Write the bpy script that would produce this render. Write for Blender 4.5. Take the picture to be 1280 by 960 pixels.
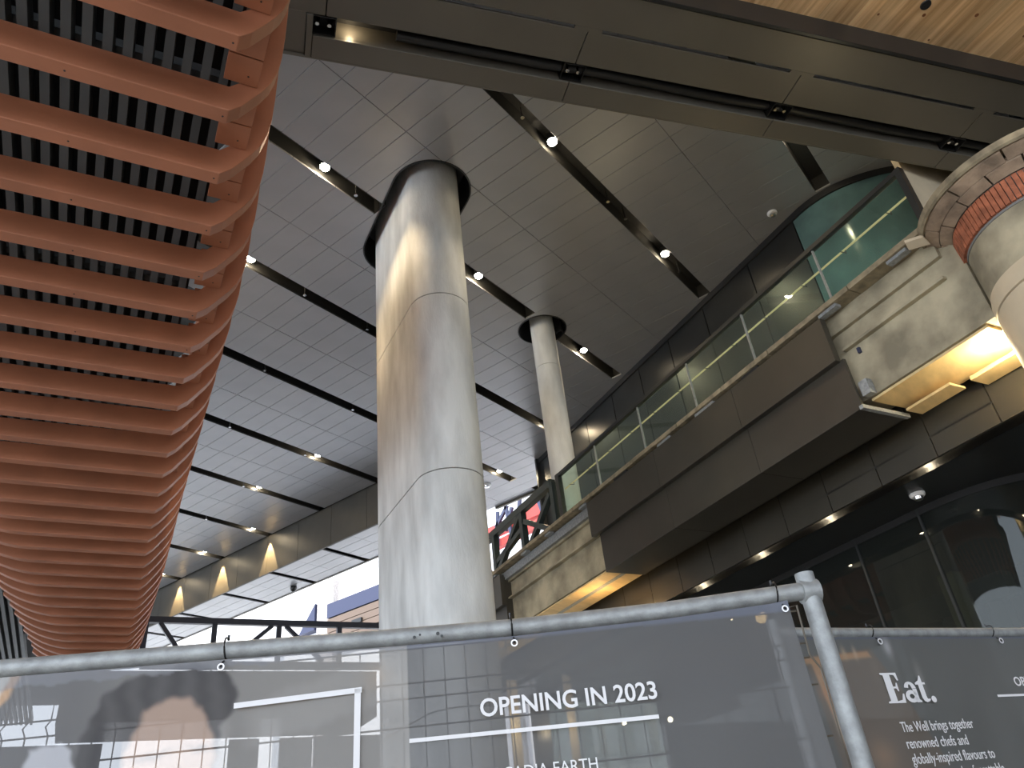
import bpy, bmesh, math, random
import numpy as np
from mathutils import Vector, Matrix
random.seed(7)
for o in list(bpy.data.objects): bpy.data.objects.remove(o, do_unlink=True)
C = bpy.context.scene.collection

# ------------------------------------------------------------------ camera
# origin = the eye (1.5 m above the paving), X along the ceiling slots, Y along the tile joints, Z up
F = 967.0
def _cd(x, y):
    v = np.array([x, -y, -F]); return v/np.linalg.norm(v)
_up = _cd(-183., -1530.); _ax = _cd(867., 508.); _ax = _ax-_up*_ax.dot(_up); _ax /= np.linalg.norm(_ax)
_ay = np.cross(_up, _ax); RM = np.array([_ax, _ay, _up])
cam = bpy.data.cameras.new('camera'); camo = bpy.data.objects.new('camera', cam); C.objects.link(camo)
camo.matrix_world = Matrix([[*RM[0], 0], [*RM[1], 0], [*RM[2], 0], [0, 0, 0, 1]])
cam.sensor_width = 36; cam.lens = F/1280*36; cam.clip_start = 0.05; cam.clip_end = 400
bpy.context.scene.camera = camo

# ------------------------------------------------------------------ world, exposure
w = bpy.data.worlds.new('sky'); bpy.context.scene.world = w; w.use_nodes = True
nt = w.node_tree; bg = nt.nodes['Background']
tc = nt.nodes.new('ShaderNodeTexCoord'); sx = nt.nodes.new('ShaderNodeSeparateXYZ'); cr = nt.nodes.new('ShaderNodeValToRGB')
nt.links.new(tc.outputs['Generated'], sx.inputs[0]); nt.links.new(sx.outputs['Z'], cr.inputs[0]); nt.links.new(cr.outputs[0], bg.inputs[0])
cr.color_ramp.elements[0].position = 0.0; cr.color_ramp.elements[0].color = (0.86, 0.92, 1, 1)
cr.color_ramp.elements[1].position = 0.8; cr.color_ramp.elements[1].color = (0.62, 0.76, 1, 1)
bg.inputs[1].default_value = 2.7
sun = bpy.data.lights.new('sun', 'SUN'); sun.energy = 5.0; sun.angle = math.radians(1.5); sun.color = (1, 0.95, 0.88)
suno = bpy.data.objects.new('sun', sun); C.objects.link(suno); suno.rotation_euler = Vector((0.766, 0.10, -0.643)).to_track_quat('-Z', 'Y').to_euler()
vs = bpy.context.scene.view_settings
vs.view_transform = 'Standard'; vs.look = 'None'; vs.gamma = 1; vs.use_curve_mapping = False; vs.exposure = 0.45

# ------------------------------------------------------------------ helpers
def ray(x, y): return RM@_cd(x-640, y-480)
def on_z(x, y, h): r = ray(x, y); return Vector(r*(h/r[2]))
D_ANG = math.radians(64.71)                       # direction of the bridge
DD = Vector((math.cos(D_ANG), math.sin(D_ANG), 0)); DN = Vector((DD.y, -DD.x, 0))
def W(a, p, z=0.0): return DD*a+DN*p+Vector((0, 0, z))    # along the bridge, to its right, up
def on_p(x, y, p):
    r = Vector(ray(x, y)); return r*(p/r.dot(DN))
def proj(P):
    c = RM.T@np.array(P); 
    if c[2] > -0.01: return (-9999, -9999)
    return (640+F*c[0]/-c[2], 480-F*c[1]/-c[2])

class MB:
    def __init__(s): s.v = []; s.f = []
    def add(s, vs_, fs):
        n = len(s.v); s.v += [tuple(v) for v in vs_]; s.f += [tuple(i+n for i in f) for f in fs]; return s
    def hexa(s, b, t):                            # bottom quad, top quad
        return s.add(list(b)+list(t), [(3,2,1,0),(4,5,6,7),(0,1,5,4),(1,2,6,5),(2,3,7,6),(3,0,4,7)])
    def box(s, x0, x1, y0, y1, z0, z1):
        return s.hexa([(x0,y0,z0),(x1,y0,z0),(x1,y1,z0),(x0,y1,z0)], [(x0,y0,z1),(x1,y0,z1),(x1,y1,z1),(x0,y1,z1)])
    def wbox(s, a0, a1, p0, p1, z0, z1):          # box in bridge coordinates
        q = [(a0,p0),(a1,p0),(a1,p1),(a0,p1)]
        return s.hexa([W(a,p,z0) for a,p in q], [W(a,p,z1) for a,p in q])
    def fbox(s, o, ux, uy, x0, x1, y0, y1, z0, z1):
        q = [(x0,y0),(x1,y0),(x1,y1),(x0,y1)]
        return s.hexa([Vector(o)+ux*a+uy*b+Vector((0,0,z0)) for a,b in q], [Vector(o)+ux*a+uy*b+Vector((0,0,z1)) for a,b in q])
    def tube(s, pts, r, n=8, cap=True):
        pts = [Vector(p) for p in pts]; rings = []
        for i, p in enumerate(pts):
            a = pts[max(0,i-1)]; b = pts[min(len(pts)-1,i+1)]; d = (b-a).normalized()
            u = d.cross(Vector((0,0,1))); u = u.normalized() if u.length > 1e-3 else Vector((1,0,0)); v = d.cross(u)
            rr = r[i] if isinstance(r, (list, tuple)) else r
            rings.append([p+(u*math.cos(2*math.pi*k/n)+v*math.sin(2*math.pi*k/n))*rr for k in range(n)])
        vs_ = [q for R in rings for q in R]; fs = []
        for i in range(len(pts)-1):
            for k in range(n): fs.append((i*n+k, i*n+(k+1)%n, (i+1)*n+(k+1)%n, (i+1)*n+k))
        if cap: fs += [tuple(range(n))[::-1], tuple(range((len(pts)-1)*n, len(pts)*n))]
        return s.add(vs_, fs)
    def bar(s, a, b, wd, h, up=(0,0,1)):
        a = Vector(a); b = Vector(b); d = (b-a).normalized(); u = d.cross(Vector(up))
        u = u.normalized() if u.length > 1e-3 else Vector((1,0,0)); v = u.cross(d)
        q = [(-1,-1),(1,-1),(1,1),(-1,1)]
        return s.hexa([a+u*x*wd/2+v*y*h/2 for x,y in q], [b+u*x*wd/2+v*y*h/2 for x,y in q])
    def lathe(s, o, prof, n=24, axis=None):
        o = Vector(o); ax = Vector(axis or (0,0,1)).normalized(); u = ax.orthogonal().normalized(); v = ax.cross(u)
        vs_ = []; fs = []
        for r, z in prof:
            vs_ += [o+ax*z+(u*math.cos(2*math.pi*k/n)+v*math.sin(2*math.pi*k/n))*r for k in range(n)]
        for i in range(len(prof)-1):
            for k in range(n): fs.append((i*n+k, i*n+(k+1)%n, (i+1)*n+(k+1)%n, (i+1)*n+k))
        fs += [tuple(range(n))[::-1], tuple(range((len(prof)-1)*n, len(prof)*n))]
        return s.add(vs_, fs)
    def prism(s, poly, d):                        # poly: 3d points, extruded by vector d
        n = len(poly); d = Vector(d); a = [Vector(p) for p in poly]
        fs = [tuple(range(n))[::-1], tuple(range(n, 2*n))]+[(i, (i+1)%n, (i+1)%n+n, i+n) for i in range(n)]
        return s.add(a+[p+d for p in a], fs)
    def mesh(s, name, smooth=False):
        m = bpy.data.meshes.new(name); m.from_pydata(s.v, [], s.f); m.validate()
        bm = bmesh.new(); bm.from_mesh(m)
        bmesh.ops.triangulate(bm, faces=[f for f in bm.faces if len(f.verts) > 4])
        bmesh.ops.recalc_face_normals(bm, faces=bm.faces); bm.to_mesh(m); bm.free()
        if smooth:
            for p in m.polygons: p.use_smooth = True
        return m
    def build(s, name, mat, parent=None, smooth=False, bevel=0, kind=None):
        m = s.mesh(name, smooth); m.materials.append(mat)
        return link(name, m, parent, smooth, bevel, kind)
def link(name, m, parent=None, smooth=False, bevel=0, kind=None, loc=None):
    o = bpy.data.objects.new(name, m); C.objects.link(o)
    if loc is not None: o.location = loc
    if parent is not None:
        o.parent = parent; o.matrix_parent_inverse = Matrix.Translation(-Vector(parent.location))
    if bevel:
        b = o.modifiers.new('bevel', 'BEVEL'); b.width = bevel; b.segments = 2; b.limit_method = 'ANGLE'
    if smooth:
        try:
            for e in m.edges: pass
            m.set_sharp_from_angle(angle=math.radians(38))
        except Exception: pass
    if kind: o['kind'] = kind
    return o
def tag(o, label, cat, group=None):
    o['label'] = label; o['category'] = cat
    if group: o['group'] = group
    return o
def thing(name, loc, label, cat, group=None):
    o = bpy.data.objects.new(name, None); C.objects.link(o); o.location = loc; o.empty_display_size = 0.2
    return tag(o, label, cat, group)
def struct(o): o['kind'] = 'structure'; return o
def sempty(name, loc=(0,0,0)):
    o = bpy.data.objects.new(name, None); C.objects.link(o); o.location = loc; o['kind'] = 'structure'; return o

def mat(name, col, rough=0.5, metal=0.0, var=0.0, scale=3.0, bump=0.0, bscale=40.0, stretch=None, col2=None, spec=0.5, detail=6):
    m = bpy.data.materials.new(name); m.use_nodes = True; nt = m.node_tree; b = nt.nodes['Principled BSDF']
    b.inputs['Base Color'].default_value = (*col, 1); b.inputs['Roughness'].default_value = rough; b.inputs['Metallic'].default_value = metal
    b.inputs['Specular IOR Level'].default_value = spec
    if var or bump:
        t = nt.nodes.new('ShaderNodeTexCoord'); mp = nt.nodes.new('ShaderNodeMapping'); nt.links.new(t.outputs['Object'], mp.inputs[0])
        if stretch: mp.inputs['Scale'].default_value = stretch
    if var:
        n = nt.nodes.new('ShaderNodeTexNoise'); n.inputs['Scale'].default_value = scale; n.inputs['Detail'].default_value = detail
        nt.links.new(mp.outputs[0], n.inputs['Vector'])
        r = nt.nodes.new('ShaderNodeValToRGB'); nt.links.new(n.outputs[0], r.inputs[0]); nt.links.new(r.outputs[0], b.inputs['Base Color'])
        c2 = col2 or tuple(min(1, c*(1+var)) for c in col)
        r.color_ramp.elements[0].position = 0.34; r.color_ramp.elements[1].position = 0.66
        r.color_ramp.elements[0].color = (*[c*(1-var) for c in col], 1); r.color_ramp.elements[1].color = (*c2, 1)
    if bump:
        n2 = nt.nodes.new('ShaderNodeTexNoise'); n2.inputs['Scale'].default_value = bscale; nt.links.new(mp.outputs[0], n2.inputs['Vector'])
        bp = nt.nodes.new('ShaderNodeBump'); bp.inputs['Strength'].default_value = bump; bp.inputs['Distance'].default_value = 0.02
        nt.links.new(n2.outputs[0], bp.inputs['Height']); nt.links.new(bp.outputs[0], b.inputs['Normal'])
    return m
def emis(name, col, s):
    m = bpy.data.materials.new(name); m.use_nodes = True; b = m.node_tree.nodes['Principled BSDF']
    b.inputs['Base Color'].default_value = (0.5, 0.45, 0.3, 1); b.inputs['Emission Color'].default_value = (*col, 1); b.inputs['Emission Strength'].default_value = s
    return m
def glass(name, tint, trans=0.85, rough=0.02):
    m = bpy.data.materials.new(name); m.use_nodes = True; nt = m.node_tree; out = nt.nodes['Material Output']
    nt.nodes.remove(nt.nodes['Principled BSDF'])
    t = nt.nodes.new('ShaderNodeBsdfTransparent'); t.inputs[0].default_value = (*tint, 1)
    d = nt.nodes.new('ShaderNodeBsdfDiffuse'); d.inputs[0].default_value = (*tint, 1)
    g = nt.nodes.new('ShaderNodeBsdfGlossy'); g.inputs['Roughness'].default_value = rough; g.inputs[0].default_value = (0.9, 0.95, 0.93, 1)
    a = nt.nodes.new('ShaderNodeMixShader'); a.inputs[0].default_value = trans; nt.links.new(d.outputs[0], a.inputs[1]); nt.links.new(t.outputs[0], a.inputs[2])
    f0 = nt.nodes.new('ShaderNodeFresnel'); f0.inputs[0].default_value = 1.5
    ge = nt.nodes.new('ShaderNodeNewGeometry'); f = nt.nodes.new('ShaderNodeMath'); f.operation = 'MULTIPLY'
    iv = nt.nodes.new('ShaderNodeMath'); iv.operation = 'SUBTRACT'; iv.inputs[0].default_value = 1; nt.links.new(ge.outputs['Backfacing'], iv.inputs[1])
    nt.links.new(f0.outputs[0], f.inputs[0]); nt.links.new(iv.outputs[0], f.inputs[1])
    b = nt.nodes.new('ShaderNodeMixShader'); nt.links.new(f.outputs[0], b.inputs[0]); nt.links.new(a.outputs[0], b.inputs[1]); nt.links.new(g.outputs[0], b.inputs[2])
    nt.links.new(b.outputs[0], out.inputs[0]); return m

M = {}
M['tile'] = mat('ceiling_tile_metal', (0.40, 0.405, 0.42), 0.34, 0.45, var=0.04, scale=1.5)
M['black'] = mat('black_paint', (0.012, 0.012, 0.013), 0.7)
M['slot'] = mat('slot_metal', (0.05, 0.05, 0.05), 0.35, 0.5)
M['backing'] = mat('grey_backing', (0.10, 0.10, 0.10), 0.9)
M['roof'] = mat('roof_slab', (0.05, 0.05, 0.05), 0.9)
M['concrete'] = mat('pale_concrete', (0.60, 0.615, 0.605), 0.7, var=0.24, scale=1.6, bump=0.25, bscale=30, stretch=(1.6, 1.6, 0.45), detail=9)
M['concrete_stain'] = mat('stained_concrete', (0.36, 0.315, 0.215), 0.8, var=0.40, scale=2.3, bump=0.3, bscale=25, detail=9)
M['joint'] = mat('concrete_joint', (0.2, 0.195, 0.18), 0.9)
M['orange'] = mat('terracotta_cladding', (0.40, 0.155, 0.082), 0.55, var=0.10, scale=2.0, bump=0.05)
M['hole'] = mat('dark_rivet', (0.03, 0.02, 0.018), 0.5)
M['slat'] = mat('grey_slat', (0.10, 0.108, 0.112), 0.5, var=0.1)
M['beam'] = mat('bronze_grey_panel', (0.165, 0.150, 0.122), 0.42, 0.4, var=0.06, scale=0.8)
M['wood'] = mat('softwood', (0.88, 0.50, 0.22), 0.5, var=0.25, scale=2.2, stretch=(0.35, 7, 1), col2=(0.96, 0.64, 0.33), bump=0.03)
_n = M['wood'].node_tree.nodes
for _x in _n:
    if _x.bl_idname == 'ShaderNodeMapping': _x.vector_type = 'TEXTURE'; _x.inputs['Rotation'].default_value = (0, 0, D_ANG); _x.inputs['Scale'].default_value = (3.2, 0.13, 1)
_b = _n['Principled BSDF']; _oi = _n.new('ShaderNodeObjectInfo'); _hs = _n.new('ShaderNodeHueSaturation'); _mr = _n.new('ShaderNodeMapRange')
_mr.inputs['To Min'].default_value = 0.80; _mr.inputs['To Max'].default_value = 1.12
_lk = M['wood'].node_tree.links; _lk.new(_oi.outputs['Random'], _mr.inputs[0]); _lk.new(_mr.outputs[0], _hs.inputs['Value'])
_lk.new(_b.inputs['Base Color'].links[0].from_socket, _hs.inputs['Color']); _lk.new(_hs.outputs[0], _b.inputs['Base Color'])
M['knot'] = mat('wood_knot', (0.25, 0.09, 0.03), 0.6)
M['clad'] = mat('dark_bronze_cladding', (0.068, 0.061, 0.048), 0.34, 0.35, var=0.12, scale=1.2)
M['bulk'] = mat('matt_bronze_bulkhead', (0.040, 0.036, 0.028), 0.5, 0.0, var=0.1)
M['panel'] = mat('dark_wall_panel', (0.028, 0.030, 0.031), 0.33, 0.3, var=0.1)
M['deck'] = mat('weathered_deck_edge', (0.25, 0.205, 0.13), 0.7, var=0.35, scale=9)
M['frame'] = mat('dark_frame', (0.03, 0.033, 0.033), 0.4, 0.3)
M['galv'] = mat('galvanised_steel', (0.33, 0.345, 0.345), 0.58, 0.45, var=0.18, scale=30, bump=0.08, bscale=120)
M['wire'] = mat('fence_wire', (0.16, 0.14, 0.11), 0.5, 0.6)
M['chrome'] = mat('chrome', (0.8, 0.8, 0.8), 0.12, 1)
M['blackplastic'] = mat('black_plastic', (0.01, 0.01, 0.01), 0.35)
M['ring'] = mat('bright_eyelet', (0.8, 0.8, 0.82), 0.35, 0.3)
M['brick'] = mat('red_brick', (0.36, 0.115, 0.055), 0.8, var=0.3, scale=14, bump=0.3)
M['block'] = mat('brown_stone_block', (0.30, 0.22, 0.15), 0.8, var=0.4, scale=5, bump=0.3)
M['cream'] = mat('cream_plaster', (0.56, 0.47, 0.33), 0.8, var=0.08)
M['ply'] = mat('plywood', (0.72, 0.53, 0.26), 0.6, var=0.12, scale=3, stretch=(1, 3, 1))
M['teal'] = mat('teal_glass_panel', (0.09, 0.17, 0.175), 0.15, 0.0, var=0.15)
M['glass'] = glass('balustrade_glass', (0.84, 0.93, 0.88), 0.985)
M['darkglass'] = glass('shopfront_glass', (0.38, 0.42, 0.40), 0.97)
M['steel'] = mat('navy_truss_steel', (0.028, 0.035, 0.055), 0.4, 0.3)
M['greensteel'] = mat('dark_green_truss_steel', (0.035, 0.05, 0.05), 0.4, 0.3)
M['redsteel'] = mat('red_steel', (0.55, 0.05, 0.04), 0.5)
M['white'] = mat('white_render', (0.85, 0.85, 0.85), 0.8)
M['palebrick'] = mat('pale_brick', (0.36, 0.33, 0.31), 0.8, var=0.3, scale=14)
M['bluegrey'] = mat('blue_grey_panel', (0.028, 0.034, 0.075), 0.6)
M['tan'] = mat('tan_louvre', (0.13, 0.09, 0.065), 0.6)
M['paving'] = mat('paving', (0.34, 0.33, 0.31), 0.8, var=0.2)
M['rail_glow'] = emis('handrail_glow', (0.95, 0.66, 0.30), 0.30)  # yellow shine of the handrail put into its emission
M['print'] = mat('white_print', (0.74, 0.74, 0.75), 0.6)
M['lamp'] = emis('lamp_glow', (1, 0.86, 0.62), 60)
M['lampdim'] = emis('lamp_glow_soft', (1, 0.84, 0.55), 18)
M['curtain'] = mat('grey_curtain', (0.10, 0.10, 0.11), 0.7)

def spot(name, loc, target, power, angle, col=(1, 0.80, 0.52), blend=0.6, r=0.05, parent=None):
    l = bpy.data.lights.new(name, 'SPOT'); l.energy = power; l.spot_size = math.radians(angle); l.color = col; l.spot_blend = blend; l.shadow_soft_size = r
    o = bpy.data.objects.new(name, l); C.objects.link(o); d = Vector(target)-Vector(loc)
    o.location = loc; o.rotation_euler = d.to_track_quat('-Z', 'Y').to_euler()
    if parent is not None: o.parent = parent; o.matrix_parent_inverse = Matrix.Translation(-Vector(parent.location))
    return o
def point(name, loc, power, col=(1, 0.80, 0.52), r=0.05, parent=None):
    l = bpy.data.lights.new(name, 'POINT'); l.energy = power; l.color = col; l.shadow_soft_size = r
    o = bpy.data.objects.new(name, l); C.objects.link(o); o.location = loc
    if parent is not None: o.parent = parent; o.matrix_parent_inverse = Matrix.Translation(-Vector(parent.location))
    return o

# ------------------------------------------------------------------ structure: ground, roof, ceiling
G = -1.5; H = 9.0
struct(MB().box(-30, 60, -30, 60, G-0.2, G).build('floor', M['paving']))
struct(MB().box(-14, 16.7, -26, 34, H+0.62, H+0.9).build('ceiling', M['roof']))  # unseen slab added above the ceilings to keep sky light out

def stadium(c0, c1, r, n=14):
    d = (c1-c0); d = d.normalized() if d.length > 1e-6 else Vector((1,0,0)); e = Vector((-d.y, d.x, 0)); out = []
    for k in range(n+1):
        t = math.pi*k/n; out.append(c1+d*math.sin(t)*r-e*math.cos(t)*r)
    for k in range(n+1):
        t = math.pi*k/n; out.append(c0-d*math.sin(t)*r+e*math.cos(t)*r)
    return out
BC0, BC1, BR = W(7.81, 3.43), W(9.25, 3.43), 0.412        # the big oval column
SC, SR = W(10.47, 6.80), 0.235                             # the slender column
holes = [(BC0, BC1, 0.62), (SC-DN*0.02, SC+DN*0.02, 0.47)]
def seg_d(P, a, b):
    ab = b-a; t = max(0, min(1, (P-a).dot(ab)/max(ab.length_squared, 1e-9))); return (P-(a+ab*t)).length
cutters = []
for a, b, r in holes:
    m = MB().prism([p+Vector((0,0,H-0.3)) for p in stadium(a, b, r, 24)], (0,0,0.85)).mesh('hole_cut')
    o = bpy.data.objects.new('hole_cut', m); C.objects.link(o); cutters.append(o)
def cut(o, ci):
    md = o.modifiers.new('cut', 'BOOLEAN'); md.object = cutters[ci]; md.operation = 'DIFFERENCE'; md.solver = 'EXACT'
    return o
pending = []
def near_hole(x0, x1, y0, y1):
    res = []
    for i, (a, b, r) in enumerate(holes):
        c = Vector(((x0+x1)/2, (y0+y1)/2, 0)); rad = math.hypot(x1-x0, y1-y0)/2
        if seg_d(c, a, b) < r+rad: res.append(i)
    return res
SY = [v*H for v in (-0.50, -0.20, 0.103, 0.410, 0.717, 0.985, 1.252, 1.512, 1.768, 2.025, 2.281, 2.537, 2.79)]
SX = {2: [(0.80, 1.215)], 3: [(0.30, 1.345)], 4: [(0.10, 0.685), (0.775, 1.128), (1.215, 1.485)], 5: [(0.1, 1.62)], 6: [(0.1, 1.742)],
      7: [(0.1, 1.425)], 8: [(0.1, 1.43)], 9: [(0.1, 1.43)], 10: [(0.1, 1.43)], 11: [(0.1, 1.43)], 12: [(0.1, 1.43)]}
BX = 12.9; YB = 12.75; OX = 16.6
SWD = 0.125
TW, TL0, GAP = 0.3933, 0.685*H, 0.007
tile_mesh = {}
def visible(x0, x1, y0, y1):
    c = Vector(((x0+x1)/2, (y0+y1)/2, H))
    if c.dot(DN) > 9.4+0.75 and c.dot(DD) > 5.5: return False
    if c.dot(DN) > 11: return False
    if c.dot(DN) < 0.55: return False
    q = proj(c); return -60 < q[0] < 1340 and -60 < q[1] < 900
for i in range(len(SY)-1):
    y0, y1 = SY[i], SY[i+1]
    xmax = BX if y0 > YB else OX
    strip = sempty('ceiling', (0, (y0+y1)/2, H))
    slots_here = [s for j in (i, i+1) for s in SX.get(j, [])]
    ym = (y0+y1)/2
    n = 0
    # backing above the joints
    bk = MB().box(-1, xmax, y0+SWD+0.02, y1-SWD-0.02, H+0.035, H+0.05)
    ob = bk.build('joint_backing', M['backing'], strip)
    for ci in near_hole(-1, xmax, y0, y1): cut(ob, ci)
    if near_hole(-1, xmax, y0, y1): pending.append(ob)
    for k in range(-20, 30):
        x0 = TL0+k*TW+GAP/2; x1 = x0+TW-GAP
        if x0 > xmax-0.05 or x0 < -0.5: continue
        x1 = min(x1, xmax)
        for h in (0, 1):
            # a tile reaches the strip edge where there is no slot
            def edge(j, sgn):
                for s0, s1 in SX.get(j, []):
                    if s0*H-0.02 < (x0+x1)/2 < s1*H+0.02: return SY[j]+sgn*SWD
                return SY[j]+sgn*0.001
            a, b = (edge(i, 1), ym-GAP/2) if h == 0 else (ym+GAP/2, edge(i+1, -1))
            if not visible(x0, x1, a, b): continue
            key = (round(x1-x0, 3), round(b-a, 3))
            cx, cy = (x0+x1)/2, (a+b)/2
            if key not in tile_mesh:
                hx, hy, ch = (x1-x0)/2, (b-a)/2, 0.002
                mb = MB(); mb.add([(-hx+ch,-hy+ch,0),(hx-ch,-hy+ch,0),(hx-ch,hy-ch,0),(-hx+ch,hy-ch,0),(-hx,-hy,ch),(hx,-hy,ch),(hx,hy,ch),(-hx,hy,ch),(-hx,-hy,.03),(hx,-hy,.03),(hx,hy,.03),(-hx,hy,.03)],
                    [(3,2,1,0),(0,1,5,4),(1,2,6,5),(2,3,7,6),(3,0,4,7),(4,5,9,8),(5,6,10,9),(6,7,11,10),(7,4,8,11),(8,9,10,11)])
                tile_mesh[key] = mb.mesh('ceiling_tile'); tile_mesh[key].materials.append(M['tile'])
            nh = near_hole(x0, x1, a, b)
            me = tile_mesh[key].copy() if nh else tile_mesh[key]
            o = link('ceiling_tile', me, strip, loc=(cx, cy, H+random.uniform(0, 0.0015)))
            for ci in nh: cut(o, ci)
            if nh: pending.append(o)
bpy.context.view_layer.update(); dg = bpy.context.evaluated_depsgraph_get()
for o in pending:
    me = bpy.data.meshes.new_from_object(o.evaluated_get(dg)); o.modifiers.clear(); o.data = me
    if len(me.polygons) == 0: bpy.data.objects.remove(o, do_unlink=True)
for o in cutters: bpy.data.objects.remove(o, do_unlink=True)

# slots: black channels between the strips, with sprinkler heads
sprink = {4: [0.63], 5: [0.737, 0.90], 6: [0.84, 1.0967], 7: [0.93, 1.16], 8: [1.15], 3: [0.70, 0.95, 1.01, 1.22], 9: [1.2]}
for j, segs in SX.items():
    y = SY[j]
    for s0, s1 in segs:
        x0, x1 = s0*H, s1*H
        if j >= 7: x1 = BX
        mb = MB()
        mb.box(x0, x1, y-SWD-0.012, y-SWD, H+0.002, H+0.34); mb.box(x0, x1, y+SWD, y+SWD+0.012, H+0.002, H+0.34)
        mb.box(x0, x1, y-SWD, y+SWD, H+0.33, H+0.34); mb.box(x0-0.012, x0, y-SWD, y+SWD, H+0.002, H+0.34); mb.box(x1, x1+0.012, y-SWD, y+SWD, H+0.002, H+0.34)
        o = struct(mb.build('trim_%d' % (j+1), M['slot']))
        for s in sprink.get(j, []):
            if s0 < s < s1:
                q = MB().tube([(s*H, y, H+0.33), (s*H, y, H-0.03)], 0.012, 6).lathe((s*H, y, H-0.05), [(0.03, 0), (0.03, 0.006), (0.012, 0.02)], 10)
                q.build('sprinkler_head', M['chrome'], o)
# deep recess walls around the column heads
for a, b, r in holes:
    out = stadium(a, b, r, 20); inn = stadium(a, b, r-0.02, 20); n = len(out); mb = MB()
    vs_ = [p+Vector((0,0,z)) for p in out for z in (H-0.012, H+0.6)]+[p+Vector((0,0,z)) for p in inn for z in (H-0.012, H+0.6)]
    fs = []
    for k in range(n):
        l = (k+1) % n
        fs += [(2*k, 2*l, 2*l+1, 2*k+1), (2*n+2*k, 2*n+2*k+1, 2*n+2*l+1, 2*n+2*l), (2*k, 2*n+2*k, 2*n+2*l, 2*l)]
    mb.add(vs_, fs); struct(mb.build('trim_20', M['panel'], smooth=True))

# bulkhead and the lower outer ceiling with short slots
ZB = 7.87
bh = sempty('wall_back', (BX, 18, ZB))
yy = YB
while yy < 27:
    MB().box(BX, BX+0.05, yy+0.005, yy+1.395, ZB, H+0.3).build('panel', M['bulk'], bh); yy += 1.4
MB().box(BX+0.05, BX+0.12, YB, 30, ZB+0.05, H+0.5).build('backing', M['black'], bh)
ret = sempty('wall_side', (14.5, YB, ZB))
MB().box(BX, 14.55, YB-0.05, YB, ZB, H+0.3).build('panel', M['panel'], ret)
oc = sempty('ceiling', (13.7, 18, ZB))
outer_slots = [15.86, 18.15, 20.42, 22.7, 25.0]
yy = YB; 
edges = [YB]+[v for s in outer_slots for v in (s-0.1, s+0.1)]+[30]
for a, b in zip(edges[::2], edges[1::2]):
    n = max(1, round((b-a)/1.2)); st = (b-a)/n
    for k in range(n):
        for xa, xb in ((BX+0.06, 13.3), (13.31, 13.7), (13.71, 14.1), (14.11, 14.5)):
            MB().box(xa, xb-0.005, a+k*st+0.004, a+(k+1)*st-0.004, ZB, ZB+0.03).build('ceiling_tile', M['tile'], oc)
for s in outer_slots:
    MB().box(BX+0.06, 14.4, s-0.1, s+0.1, ZB+0.12, ZB+0.14).build('light_slot', M['slot'], oc)
MB().box(BX+0.05, 14.55, YB, 30, ZB+0.2, ZB+0.3).build('joint_backing', M['black'], oc)
struct(MB().box(14.5, 14.56, YB-0.05, 30, ZB-0.02, H+0.62).build('trim_21', M['beam']))
struct(MB().box(OX, OX+0.08, -4, YB, H-0.06, H+0.62).build('trim_22', M['beam']))
dome = thing('dome_camera', (14.2, 18.76, ZB-0.1), 'small dark dome camera hanging under the outer strip of ceiling', 'camera')
MB().lathe((14.2, 18.76, ZB), [(0.09, 0), (0.1, -0.05), (0.08, -0.13), (0.03, -0.17)], 14).build('dome', M['blackplastic'], dome, smooth=True)
for P, lab, s in ((on_z(965, 266, H), 'small chrome smoke detector on the dark ceiling at the right', 1.0), (on_z(608, 606, H), 'white smoke detector on the blue-lit ceiling beside the big column', 1.6), (on_z(1146, 617, 3.1), 'white flared detector on the lower ceiling beside the recessed lights', 1.0)):
    t = thing('smoke_detector', P, lab, 'detector')
    MB().lathe(P, [(0.085*s, 0), (0.085*s, -0.02), (0.07*s, -0.04)], 16).build('base', M['white'], t, smooth=True)
    MB().lathe(P, [(0.05*s, -0.04), (0.045*s, -0.07), (0.02*s, -0.085)], 16).build('sensor', M['chrome'], t, smooth=True)

# ------------------------------------------------------------------ downlights in the slots
ORD = ['leftmost bright round downlight in the slot that runs to the big column',]
dl = [  # X, Y row, power, label
 (0.563, 4, 1, 'round downlight glowing in the slot left of the big column head'),
 (0.783, 3, 1, 'brightest downlight, in the slot right of the big column below the bronze beam'),
 (1.168, 3, 1, 'downlight with glare near the dark right end of the longest slot'),
 (0.952, 4, 1, 'downlight just right of the big column at head height of its collar'),
 (1.329, 4, 1, 'downlight just right of the slender column head'),
 (1.053, 2, .6, 'downlight peeping out under the bronze beam above the curved teal glass'),
 (0.612, 5, 1, 'downlight touching the edge of the terracotta slats'),
 (1.545, 5, 1, 'downlight close to the left side of the slender column shaft'),
 (1.203, 7, 1, 'uppermost of the small downlights left of the big column shaft'),
 (1.201, 8, 1, 'second from top of the small downlights left of the big column shaft'),
 (1.368, 9, 1, 'downlight above the nearest light cone of the bulkhead'),
 (1.362, 10, 1, 'downlight above the middle light cone of the bulkhead'),
 (1.368, 11, 1, 'downlight nearest the far end of the terracotta slats'),
 (1.669, 6, 1, 'downlight in the short slot end between the big column and the bridge')]
for xr, j, pw, lab in dl:
    P = Vector((xr*H, SY[j], H+0.10))
    t = thing('downlight', P, lab, 'lamp', 'downlights in the ceiling slots')
    MB().lathe(P, [(0.075, 0.12), (0.075, 0.0), (0.066, -0.005), (0.066, 0.02)], 18).build('can', M['slot'], t, smooth=True)
    MB().lathe(P, [(0.074, 0.0), (0.066, -0.03), (0.035, -0.045)], 18).build('lens', M['lamp'], t, smooth=True)
    spot('downlight_beam', P+Vector((0,0,-0.03)), P+Vector((0,0,-5)), 700*pw*(2.3 if xr < .7 else 1), 110, (1, .76, .45), r=0.04, parent=t)
    # the lamp spills on the inside of its own slot
    point('downlight_spill', P+Vector((0, -0.02, -0.05)), 26*pw, r=0.03, parent=t)
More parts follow.
